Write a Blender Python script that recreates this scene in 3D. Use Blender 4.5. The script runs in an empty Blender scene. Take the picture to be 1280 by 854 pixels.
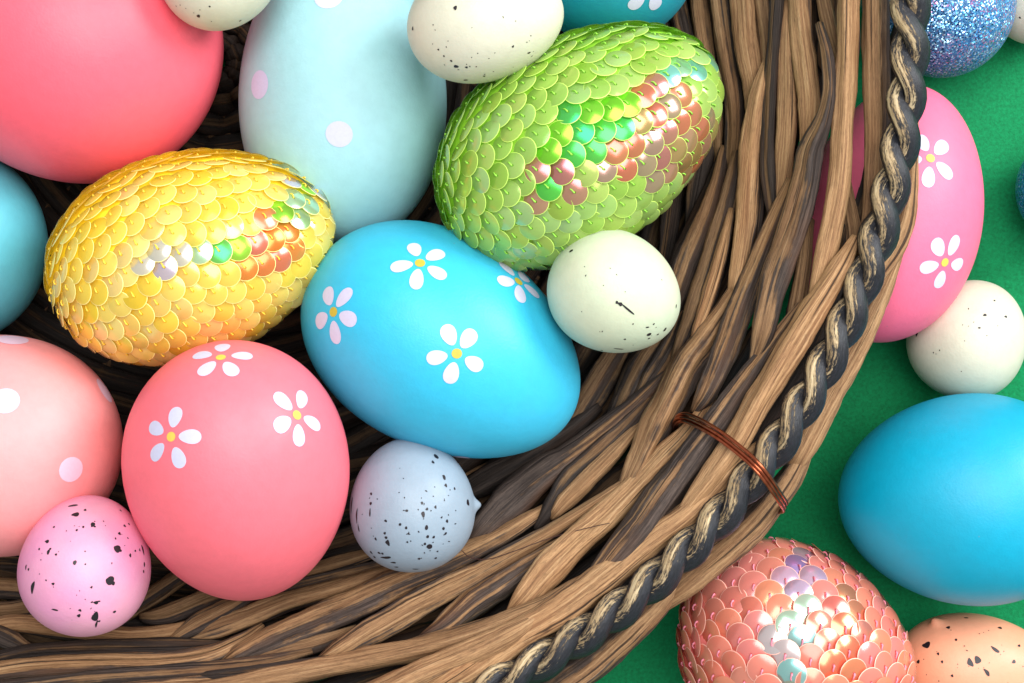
import bpy, math, random
import numpy as np
from mathutils import noise as mnoise, Vector

# ------------------------------------------------------------------ units
# Working unit: 0.17 mm ("u"); the basket is about 31 cm across, a big egg about 6 cm long.
K = 0.00017
HC, ZR = 2450.0, 280.0          # camera height above the table, height of the basket rim (u)
CX, CY = 640.0, 427.0
BC = np.array([227.0, 37.0])    # centre of the round basket (u, y pointing to the viewer)
scene = bpy.context.scene
C = scene.collection
R_ = math.radians

def W(p):                       # u -> metres, y up
    return ((p[0] - CX) * K, (CY - p[1]) * K, p[2] * K)
def zs(z): return (HC - z) / (HC - ZR)
def at(x, y, z):
    s = zs(z); return np.array([CX + (x - CX) * s, CY + (y - CY) * s, z])

# ------------------------------------------------------------------ camera
cam = bpy.data.cameras.new('camera'); camo = bpy.data.objects.new('camera', cam); C.objects.link(camo)
camo.location = (0, 0, HC * K); camo.rotation_euler = (0, 0, 0)
cam.sensor_width = 36; cam.lens = 18 * (HC - ZR) / 640.0
cam.clip_start = 0.01; cam.clip_end = 20
scene.camera = camo

# ------------------------------------------------------------------ light: a soft room with one big window-like lamp up to the right
world = bpy.data.worlds.new('World'); scene.world = world; world.use_nodes = True
bg = world.node_tree.nodes['Background']; bg.inputs[0].default_value = (0.93, 0.97, 1.0, 1); bg.inputs[1].default_value = 0.40
def area(name, loc, target, size, power, col=(1, 1, 1)):
    l = bpy.data.lights.new(name, 'AREA'); l.shape = 'RECTANGLE'; l.size, l.size_y = size; l.energy = power; l.color = col
    o = bpy.data.objects.new(name, l); C.objects.link(o); o.location = loc
    o.rotation_euler = (Vector(target) - Vector(loc)).to_track_quat('-Z', 'Y').to_euler()
    return o
area('ceiling_lamp', (0.14, 0.22, 0.95), (0, 0, 0.04), (0.8, 0.62), 7.4, (1, 0.985, 0.96))
area('window_light', (0.75, 0.45, 0.55), (0, 0, 0.03), (0.42, 0.42), 7.0, (0.97, 0.985, 1.0))
scene.view_settings.view_transform = 'Standard'; scene.view_settings.look = 'None'
scene.view_settings.exposure = 0.46; scene.view_settings.gamma = 1.0
scene.render.engine = 'CYCLES'; scene.cycles.use_denoising = True
scene.cycles.max_bounces = 10; scene.cycles.diffuse_bounces = 5; scene.cycles.glossy_bounces = 4; scene.cycles.transparent_max_bounces = 8

# ------------------------------------------------------------------ helpers
def srgb(r, g, b, m=1.0):
    f = lambda c: (c / 12.92 if c <= .04045 else ((c + .055) / 1.055) ** 2.4)
    return (f(r / 255) * m, f(g / 255) * m, f(b / 255) * m, 1)
def tag(o, label=None, cat=None, group=None, kind=None):
    for k, v in (('label', label), ('category', cat), ('group', group), ('kind', kind)):
        if v: o[k] = v
    return o
def mesh_obj(name, V, F, mat, parent=None, smooth=True, uvs=None):
    me = bpy.data.meshes.new(name); me.from_pydata([tuple(v) for v in V], [], [tuple(f) for f in F])
    if smooth: me.polygons.foreach_set('use_smooth', [True] * len(me.polygons))
    if uvs is not None:
        ul = me.uv_layers.new(name='UVMap'); li = np.zeros(len(me.loops), dtype=np.int32); me.loops.foreach_get('vertex_index', li)
        ul.data.foreach_set('uv', np.asarray(uvs, dtype=np.float32)[li].ravel())
    if mat: me.materials.append(mat)
    me.update()
    o = bpy.data.objects.new(name, me); C.objects.link(o)
    if parent: o.parent = parent
    return o
class N:                                          # tiny node-tree helper
    def __init__(s, name):
        s.m = bpy.data.materials.new(name); s.m.use_nodes = True; s.t = s.m.node_tree; s.t.nodes.clear()
        s.out = s.t.nodes.new('ShaderNodeOutputMaterial')
    def n(s, kind, **kw):
        nd = s.t.nodes.new('ShaderNode' + kind)
        for k, v in kw.items():
            if k in nd.inputs: 
                if isinstance(v, bpy.types.NodeSocket): s.t.links.new(v, nd.inputs[k])
                else: nd.inputs[k].default_value = v
            else: setattr(nd, k, v)
        return nd
    def l(s, a, b): s.t.links.new(a, b)
    def ramp(s, fac, stops, interp='LINEAR'):
        r = s.t.nodes.new('ShaderNodeValToRGB'); r.color_ramp.interpolation = interp; s.l(fac, r.inputs[0])
        e = r.color_ramp.elements
        while len(e) < len(stops): e.new(0.5)
        for i, (p, c) in enumerate(stops): e[i].position = p; e[i].color = c if len(c) == 4 else (*c, 1)
        return r
    def math(s, op, a, b=None, c=None):
        nd = s.t.nodes.new('ShaderNodeMath'); nd.operation = op
        for i, v in enumerate((a, b, c)):
            if v is None: continue
            if isinstance(v, bpy.types.NodeSocket): s.l(v, nd.inputs[i])
            else: nd.inputs[i].default_value = v
        return nd.outputs[0]
    def mix(s, fac, a, b, mode='MIX'):
        nd = s.t.nodes.new('ShaderNodeMix'); nd.data_type = 'RGBA'; nd.blend_type = mode
        for i, v in ((0, fac), (6, a), (7, b)):
            if isinstance(v, bpy.types.NodeSocket): s.l(v, nd.inputs[i])
            else: nd.inputs[i].default_value = v
        return nd.outputs[2]

# ------------------------------------------------------------------ materials
def egg_mat(name, col, rough=0.5, mott=0.12, bump=0.11, sss=0.08, col2=None, spec=0.4):
    g = N(name); tc = g.n('TexCoord')
    n1 = g.n('TexNoise', Scale=45.0, Detail=3.0); g.l(tc.outputs['Object'], n1.inputs['Vector'])
    n2 = g.n('TexNoise', Scale=1900.0, Detail=3.0); g.l(tc.outputs['Object'], n2.inputs['Vector'])
    n3 = g.n('TexNoise', Scale=420.0, Detail=4.0, Roughness=0.6); g.l(tc.outputs['Object'], n3.inputs['Vector'])
    c2 = col2 or tuple(min(1, c * 0.93 + 0.01) for c in col[:3]) + (1,)
    cc = g.mix(g.ramp(n1.outputs[0], [(.35, (0, 0, 0)), (.65, (1, 1, 1))]).outputs[0], col, c2)
    cc = g.mix(mott, cc, g.ramp(n3.outputs[0], [(.30, (.55, .55, .55)), (.6, (1, 1, 1))]).outputs[0], 'MULTIPLY')
    # a few tiny dust specks and scuffs
    v = g.n('TexVoronoi', Scale=330.0); g.l(tc.outputs['Object'], v.inputs['Vector'])
    sp = g.ramp(v.outputs['Distance'], [(.03, (1, 1, 1)), (.06, (0, 0, 0))]).outputs[0]
    pick = g.math('GREATER_THAN', g.n('SeparateColor', Color=v.outputs['Color']).outputs[0], 0.93)
    cc = g.mix(g.math('MULTIPLY', g.math('MULTIPLY', sp, pick), .45), cc, (.25, .22, .2, 1))
    b = g.n('Bump', Strength=bump, Distance=0.0004, Height=g.math('ADD', n2.outputs[0], g.math('MULTIPLY', n3.outputs[0], 1.2)))
    p = g.n('BsdfPrincipled', Roughness=rough, Normal=b.outputs[0]); g.l(cc, p.inputs['Base Color'])
    p.inputs['Specular IOR Level'].default_value = spec
    p.inputs['Subsurface Weight'].default_value = sss; p.inputs['Subsurface Radius'].default_value = (1, .6, .5); p.inputs['Subsurface Scale'].default_value = 0.002
    g.l(p.outputs[0], g.out.inputs[0]); return g.m

def flat_mat(name, col, rough=0.55, grain=0.15):
    g = N(name); tc = g.n('TexCoord'); n = g.n('TexNoise', Scale=1500.0, Detail=3.0); g.l(tc.outputs['Object'], n.inputs['Vector'])
    cc = g.mix(grain, col, g.ramp(n.outputs[0], [(.35, (.6, .6, .6)), (.6, (1, 1, 1))]).outputs[0], 'MULTIPLY')
    p = g.n('BsdfPrincipled', Roughness=rough); g.l(cc, p.inputs['Base Color']); g.l(p.outputs[0], g.out.inputs[0]); return g.m

def rod_mat():
    """peeled, weathered willow: long fibres, grey bark streaks, shade painted on the flanks, a tan core; tone and greyness come with each rod"""
    g = N('weathered_willow'); uv = g.n('UVMap'); oi = g.n('ObjectInfo')
    tone = g.n('SeparateColor', Color=oi.outputs['Color'])
    rnd = g.math('MULTIPLY', oi.outputs['Random'], 60.0)
    def nz(su, sv, sc, det, rough, off=0.0):
        mp = g.n('Mapping'); mp.inputs['Scale'].default_value = (su, sv, 1); g.l(uv.outputs[0], mp.inputs[0])
        n = g.t.nodes.new('ShaderNodeTexNoise'); n.noise_dimensions = '4D'; n.inputs['Scale'].default_value = sc
        n.inputs['Detail'].default_value = det; n.inputs['Roughness'].default_value = rough
        g.l(mp.outputs[0], n.inputs['Vector']); g.l(g.math('ADD', rnd, off), n.inputs['W']); return n.outputs[0]
    streak = nz(6.0, 0.13, 1.0, 4, .6)             # broad bark / bare-wood bands along the rod
    fibre = nz(34.0, 0.8, 1.0, 8, .72, 9.0)        # fine grain
    blot = nz(2.2, 1.6, 1.0, 4, .6, 21.0)          # blotches
    fine = nz(90.0, 9.0, 1.0, 6, .75, 33.0)
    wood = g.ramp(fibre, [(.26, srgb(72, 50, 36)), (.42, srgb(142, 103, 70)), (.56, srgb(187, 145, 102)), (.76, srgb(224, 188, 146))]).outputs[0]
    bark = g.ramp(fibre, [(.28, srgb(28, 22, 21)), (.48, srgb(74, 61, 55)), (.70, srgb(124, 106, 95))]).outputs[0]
    th = g.math('ADD', streak, g.math('MULTIPLY', g.math('SUBTRACT', blot, .5), .28))
    th = g.math('ADD', th, g.math('MULTIPLY', g.math('SUBTRACT', fine, .5), .18))
    th = g.math('ADD', th, g.math('SUBTRACT', tone.outputs[1], .525))
    uu = g.n('SeparateXYZ', Vector=uv.outputs[0]).outputs[0]
    flank_shade = g.math('SUBTRACT', g.math('MULTIPLY', g.math('ABSOLUTE', g.math('SUBTRACT', uu, .5)), 2.0), .22)
    th = g.math('ADD', th, g.math('MULTIPLY', flank_shade, .42))  # rod sides pushed to the dark colour: painted shade that separates the rods
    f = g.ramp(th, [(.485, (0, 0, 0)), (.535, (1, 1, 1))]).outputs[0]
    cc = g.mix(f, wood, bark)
    cc = g.mix(.55, cc, g.ramp(fine, [(.36, (.22, .2, .19)), (.50, (1, 1, 1)), (.70, (1.3, 1.27, 1.22))]).outputs[0], 'MULTIPLY')
    ora = g.ramp(nz(3.0, .5, 1.0, 3, .5, 50.0), [(.52, (0, 0, 0)), (.68, (1, 1, 1))]).outputs[0]
    cc = g.mix(g.math('MULTIPLY', ora, .24), cc, srgb(164, 106, 62))
    crack = g.ramp(nz(16.0, .22, 1.0, 5, .6, 77.0), [(.36, (1, 1, 1)), (.40, (0, 0, 0))]).outputs[0]
    cc = g.mix(g.math('MULTIPLY', crack, .85), cc, srgb(42, 28, 22))
    # knots / insect dots
    mp = g.n('Mapping'); mp.inputs['Scale'].default_value = (4.0, 1.0, 1); g.l(uv.outputs[0], mp.inputs[0])
    vo = g.t.nodes.new('ShaderNodeTexVoronoi'); vo.voronoi_dimensions = '4D'; vo.inputs['Scale'].default_value = 1.3
    g.l(mp.outputs[0], vo.inputs['Vector']); g.l(rnd, vo.inputs['W'])
    kd = g.ramp(vo.outputs['Distance'], [(.05, (1, 1, 1)), (.12, (0, 0, 0))]).outputs[0]
    kp = g.math('GREATER_THAN', g.n('SeparateColor', Color=vo.outputs['Color']).outputs[0], .72)
    cc = g.mix(g.math('MULTIPLY', g.math('MULTIPLY', kd, kp), .8), cc, srgb(60, 36, 24))
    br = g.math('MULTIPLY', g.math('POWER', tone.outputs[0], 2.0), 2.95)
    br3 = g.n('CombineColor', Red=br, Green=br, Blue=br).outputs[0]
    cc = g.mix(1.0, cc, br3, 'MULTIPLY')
    h = g.math('ADD', g.math('MULTIPLY', fibre, .8), g.math('MULTIPLY', fine, .35))
    h = g.math('SUBTRACT', h, g.math('MULTIPLY', crack, .9)); h = g.math('ADD', h, g.math('MULTIPLY', f, .25))
    b = g.n('Bump', Strength=.65, Distance=.0008, Height=h)
    p = g.n('BsdfPrincipled', Roughness=.62, Normal=b.outputs[0]); g.l(cc, p.inputs['Base Color']); p.inputs['Specular IOR Level'].default_value = .3
    g.l(p.outputs[0], g.out.inputs[0]); return g.m

def rope_mat():
    """navy-black lacquered cord with gold rubbed through where hands and shelves have worn it (vertex attribute 'wear')"""
    g = N('worn_navy_and_gold_lacquer'); uv = g.n('UVMap'); at_ = g.n('Attribute', attribute_name='wear')
    def nz(su, sv, det, rough):
        mp = g.n('Mapping'); mp.inputs['Scale'].default_value = (su, sv, 1); g.l(uv.outputs[0], mp.inputs[0])
        n = g.n('TexNoise', Scale=1.0, Detail=det, Roughness=rough); g.l(mp.outputs[0], n.inputs['Vector']); return n.outputs[0]
    st = nz(16, 1.6, 6, .7); sp = nz(40, 14, 4, .7)
    w = g.math('ADD', at_.outputs['Fac'], g.math('MULTIPLY', g.math('SUBTRACT', st, .5), 1.5))
    w = g.math('ADD', w, g.math('MULTIPLY', g.math('SUBTRACT', sp, .5), 1.0))
    f = g.ramp(w, [(.78, (0, 0, 0)), (.98, (1, 1, 1))]).outputs[0]
    gold = g.ramp(st, [(.3, srgb(112, 88, 58)), (.5, srgb(168, 142, 104)), (.7, srgb(214, 194, 156))]).outputs[0]
    navy = g.ramp(sp, [(.3, srgb(10, 10, 13)), (.7, srgb(38, 40, 49))]).outputs[0]
    cc = g.mix(f, navy, gold)
    b = g.n('Bump', Strength=.5, Distance=.0004, Height=g.math('ADD', f, sp))
    p = g.n('BsdfPrincipled', Normal=b.outputs[0]); g.l(cc, p.inputs['Base Color'])
    g.l(g.math('ADD', g.math('MULTIPLY', f, .12), .46), p.inputs['Roughness']); g.l(g.math('MULTIPLY', f, .25), p.inputs['Metallic'])
    g.l(p.outputs[0], g.out.inputs[0]); return g.m

def sequin_mat(name, body, body2):
    """thin coloured plastic disc with an interference film; its object colour holds the film tint, with highlight glints painted in"""
    g = N(name); oi = g.n('ObjectInfo'); tc = g.n('TexCoord')
    n = g.n('TexNoise', Scale=900.0, Detail=2.0); g.l(tc.outputs['Object'], n.inputs['Vector'])
    cc = g.mix(oi.outputs['Random'], body, body2)
    cc = g.mix(g.math('MULTIPLY', oi.outputs['Alpha'], 1.15), cc, oi.outputs['Color'])
    d = g.n('BsdfDiffuse', Color=cc); t = g.n('BsdfTranslucent', Color=cc)
    m1 = g.n('MixShader'); m1.inputs[0].default_value = .5; g.l(d.outputs[0], m1.inputs[1]); g.l(t.outputs[0], m1.inputs[2])
    gl = g.n('BsdfGlossy', Color=oi.outputs['Color'], Roughness=.2)
    m2 = g.n('MixShader'); g.l(oi.outputs['Alpha'], m2.inputs[0]); g.l(m1.outputs[0], m2.inputs[1]); g.l(gl.outputs[0], m2.inputs[2])
    g2 = g.n('BsdfGlossy', Color=(1, 1, 1, 1), Roughness=.22)
    fr = g.n('Fresnel', IOR=1.22); m3 = g.n('MixShader'); g.l(fr.outputs[0], m3.inputs[0]); g.l(m2.outputs[0], m3.inputs[1]); g.l(g2.outputs[0], m3.inputs[2])
    g.l(m3.outputs[0], g.out.inputs[0]); return g.m

def glitter_mat(name, col, cols):
    g = N(name); tc = g.n('TexCoord'); ge = g.n('NewGeometry')
    v = g.n('TexVoronoi', Scale=3300.0); g.l(tc.outputs['Object'], v.inputs['Vector'])
    sep = g.n('SeparateColor', Color=v.outputs['Color'])
    vm = g.n('VectorMath', operation='SUBTRACT'); g.l(v.outputs['Color'], vm.inputs[0]); vm.inputs[1].default_value = (.5, .5, .5)
    vs = g.n('VectorMath', operation='SCALE'); g.l(vm.outputs[0], vs.inputs[0]); vs.inputs['Scale'].default_value = 1.3
    va = g.n('VectorMath', operation='ADD'); g.l(ge.outputs['Normal'], va.inputs[0]); g.l(vs.outputs[0], va.inputs[1])
    vn = g.n('VectorMath', operation='NORMALIZE'); g.l(va.outputs[0], vn.inputs[0])
    big = g.n('TexNoise', Scale=60.0, Detail=2.0); g.l(tc.outputs['Object'], big.inputs['Vector'])
    hue = g.ramp(g.math('ADD', g.math('MULTIPLY', sep.outputs[0], .4), g.math('MULTIPLY', big.outputs[0], .6)), cols).outputs[0]
    p = g.n('BsdfPrincipled', Roughness=.3, Metallic=.6); g.l(hue, p.inputs['Base Color']); g.l(vn.outputs[0], p.inputs['Normal'])
    q = g.n('BsdfPrincipled', Roughness=.5); q.inputs['Base Color'].default_value = col
    m = g.n('MixShader'); g.l(g.math('GREATER_THAN', sep.outputs[1], .35), m.inputs[0]); g.l(q.outputs[0], m.inputs[1]); g.l(p.outputs[0], m.inputs[2])
    g.l(m.outputs[0], g.out.inputs[0]); return g.m

def felt_mat():
    g = N('green_craft_card'); tc = g.n('TexCoord')
    n1 = g.n('TexNoise', Scale=1300.0, Detail=4.0, Roughness=.7); g.l(tc.outputs['Object'], n1.inputs['Vector'])
    n2 = g.n('TexNoise', Scale=28.0, Detail=4.0, Roughness=.6); g.l(tc.outputs['Object'], n2.inputs['Vector'])
    cc = g.ramp(n1.outputs[0], [(.3, srgb(0, 110, 62)), (.7, srgb(4, 142, 84))]).outputs[0]
    cc = g.mix(.35, cc, g.ramp(n2.outputs[0], [(.35, (.72, .76, .74)), (.65, (1, 1, 1))]).outputs[0], 'MULTIPLY')
    b = g.n('Bump', Strength=.35, Distance=.0004, Height=g.math('ADD', n1.outputs[0], n2.outputs[0]))
    p = g.n('BsdfPrincipled', Roughness=.75, Normal=b.outputs[0]); g.l(cc, p.inputs['Base Color']); p.inputs['Specular IOR Level'].default_value = .2
    g.l(p.outputs[0], g.out.inputs[0]); return g.m

def metal_mat(name, col, rough):
    g = N(name); tc = g.n('TexCoord'); n = g.n('TexNoise', Scale=700.0, Detail=3.0); g.l(tc.outputs['Object'], n.inputs['Vector'])
    cc = g.mix(.5, col, g.ramp(n.outputs[0], [(.35, (.35, .3, .28)), (.6, (1, 1, 1))]).outputs[0], 'MULTIPLY')
    p = g.n('BsdfPrincipled', Roughness=rough, Metallic=1.0); g.l(cc, p.inputs['Base Color']); g.l(p.outputs[0], g.out.inputs[0]); return g.m

# ------------------------------------------------------------------ the setting: green card table top
def card():
    n = 90; L = 0.9; V = []; F = []
    for j in range(n + 1):
        for i in range(n + 1):
            x = (i / n - .5) * 2 * L; y = (j / n - .5) * 2 * L
            V.append((x, y, 0.0014 * (mnoise.noise((x * 13 + y * 5, y * 17, 3)) + .5 * mnoise.noise((x * 40, y * 31, 8)) - .8)))
    for j in range(n):
        for i in range(n):
            a = j * (n + 1) + i; F.append((a, a + 1, a + n + 2, a + n + 1))
    return tag(mesh_obj('table_top', V, F, felt_mat()), kind='structure')
card()

# ------------------------------------------------------------------ the wicker basket
PR = [(0, 22), (480, 24), (520, 34), (600, 84), (700, 160), (800, 235), (860, 272), (900, 288), (940, 284), (1000, 276)]
def prof(r): return float(np.interp(r, [p[0] for p in PR], [p[1] for p in PR]))
basket = bpy.data.objects.new('wicker_basket', None); C.objects.link(basket)
basket.location = W((BC[0], BC[1], 0))
BO = np.array(basket.location)
tag(basket, 'round brown wicker basket with a twisted navy and gold rope round its rim', 'basket')
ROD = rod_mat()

def catmull(P, n):
    P = [np.asarray(p, float) for p in P]; P = [2 * P[0] - P[1]] + P + [2 * P[-1] - P[-2]]
    out = []; m = len(P) - 3
    for k in range(n):
        t = k / (n - 1) * m; i = min(int(t), m - 1); f = t - i; a, b, c, d = P[i:i + 4]
        out.append(.5 * ((2 * b) + (c - a) * f + (2 * a - 5 * b + 4 * c - d) * f * f + (3 * b - a - 3 * c + d) * f ** 3))
    return np.array(out)

def sweep(name, path, widths, mat, parent, nang=12, seed=0, flat=.85, rough=.10, closed=False, up=None, origin=BO, color=None, taper=True, wear=False, twist=0.0, crease=False):
    """tube along path (u coordinates) with uneven, slightly angular section; returns ONE mesh object"""
    P = np.asarray(path); n = len(P); rs = np.random.RandomState(seed)
    if closed: T = np.roll(P, -1, 0) - np.roll(P, 1, 0)
    else: T = np.gradient(P, axis=0)
    T /= np.linalg.norm(T, axis=1)[:, None]
    U = np.tile(np.array([0, 0, 1.0]), (n, 1)) if up is None else up
    Nn = U - T * (U * T).sum(1)[:, None]; Nn /= np.linalg.norm(Nn, axis=1)[:, None]
    B = np.cross(T, Nn)
    seg = np.linalg.norm(np.diff(P, axis=0), axis=1); arc = np.concatenate([[0], np.cumsum(seg)])
    ph = rs.uniform(0, 6.28, 4); ridge = rs.uniform(.05, .12); am3 = rs.uniform(.02, .07)
    V, uv, wr = [], [], []
    o3 = seed * 7.31
    for i in range(n):
        w = widths[i] * .5
        for k in range(nang + 1):
            th = 2 * math.pi * k / nang
            thp = th if k < nang else 0.0
            f = 1 + ridge * math.cos(3 * thp + ph[0] + twist * arc[i] * .01) + am3 * math.cos(5 * thp + ph[1] + arc[i] * .006)
            f += rough * mnoise.noise((math.cos(thp) * 1.3 + o3, math.sin(thp) * 1.3, arc[i] * .022))
            f += rough * .5 * mnoise.noise((math.cos(thp) * 2.6 + o3, math.sin(thp) * 2.6, arc[i] * .07 + 5))
            if crease: f += .16 * (abs(math.cos(1.5 * thp + ph[2] + arc[i] * .0015)) - .62) + .07 * (abs(math.cos(2.5 * thp + ph[3] - arc[i] * .002)) - .6)
            cn, cb = -math.cos(th) * flat, math.sin(th)
            p = P[i] + (Nn[i] * cn + B[i] * cb) * w * f
            V.append(np.array(W(p)) - origin); uv.append((k / nang, arc[i] / 100.0))
            if wear:
                nn = Nn[i] * -math.cos(th) + B[i] * math.sin(th); rd = np.array([P[i][0] - BC[0], P[i][1] - BC[1], 0]); rd /= np.linalg.norm(rd)
                wr.append(float(nn @ (np.array([0, 0, .80]) - rd * .62)))
    F = []; m = nang + 1
    rng = range(n) if closed else range(n - 1)
    for i in rng:
        j = (i + 1) % n
        for k in range(nang): F.append((i * m + k, i * m + k + 1, j * m + k + 1, j * m + k))
    if not closed:
        for i, rev in ((0, True), (n - 1, False)):
            c = len(V); V.append(np.array(W(P[i])) - origin); uv.append((.5, arc[i] / 100.0)); wr.append(0)
            for k in range(nang):
                F.append((c, i * m + k, i * m + k + 1) if not rev else (c, i * m + k + 1, i * m + k))
    o = mesh_obj(name, V, F, mat, parent, True, uv)
    if wear:
        a = o.data.attributes.new('wear', 'FLOAT', 'POINT'); a.data.foreach_set('value', wr[:len(V)])
    if color: o.color = (*color, 1)
    return o

# -- floor and wall backing: rings of rods woven over stakes, toned dark as painted gap shade
rng = random.Random(5)
for i, r in enumerate(list(range(30, 525, 29))):
    n = max(40, int(r * .5)); P = []
    for k in range(n):
        a = 2 * math.pi * k / n + math.pi; z = 20 + 6 * math.sin(a * 12 + math.pi * i)
        P.append((BC[0] + r * math.cos(a), BC[1] + r * math.sin(a), z))
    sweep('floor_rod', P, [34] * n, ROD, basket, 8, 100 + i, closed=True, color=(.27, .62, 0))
for i, r in enumerate([540, 566, 594, 624, 654, 684, 714, 744]):
    n = 260; P = []
    for k in range(n):
        a = 2 * math.pi * k / n + math.pi; rr = r + 5 * math.sin(a * 18 + math.pi * i) + 3 * math.sin(a * 5 + i)
        P.append((BC[0] + rr * math.cos(a), BC[1] + rr * math.sin(a), prof(rr) - 58 + 6 * math.sin(a * 18 + math.pi * i + 1)))
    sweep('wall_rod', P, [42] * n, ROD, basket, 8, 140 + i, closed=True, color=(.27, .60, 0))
for i, r in enumerate([600, 645, 690, 728, 756, 778]):
    n = 220; P = []
    for k in range(n):
        a = 2 * math.pi * k / n + math.pi; rr = r + 3 * math.sin(a * 6 + i)
        P.append((BC[0] + rr * math.cos(a), BC[1] + rr * math.sin(a), max(14, prof(rr) - 88)))
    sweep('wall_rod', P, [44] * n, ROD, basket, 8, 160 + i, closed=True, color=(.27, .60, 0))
for k in range(24):
    a = 2 * math.pi * (k + .3) / 24; P = []
    for r in np.linspace(60, 800, 26): P.append((BC[0] + r * math.cos(a), BC[1] + r * math.sin(a), prof(r) - (8 if r < 500 else 8 + min(1, (r - 500) / 60) * 66)))
    sweep('stake', P, [26] * 26, ROD, basket, 8, 180 + k, color=(.34, .55, 0))

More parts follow.
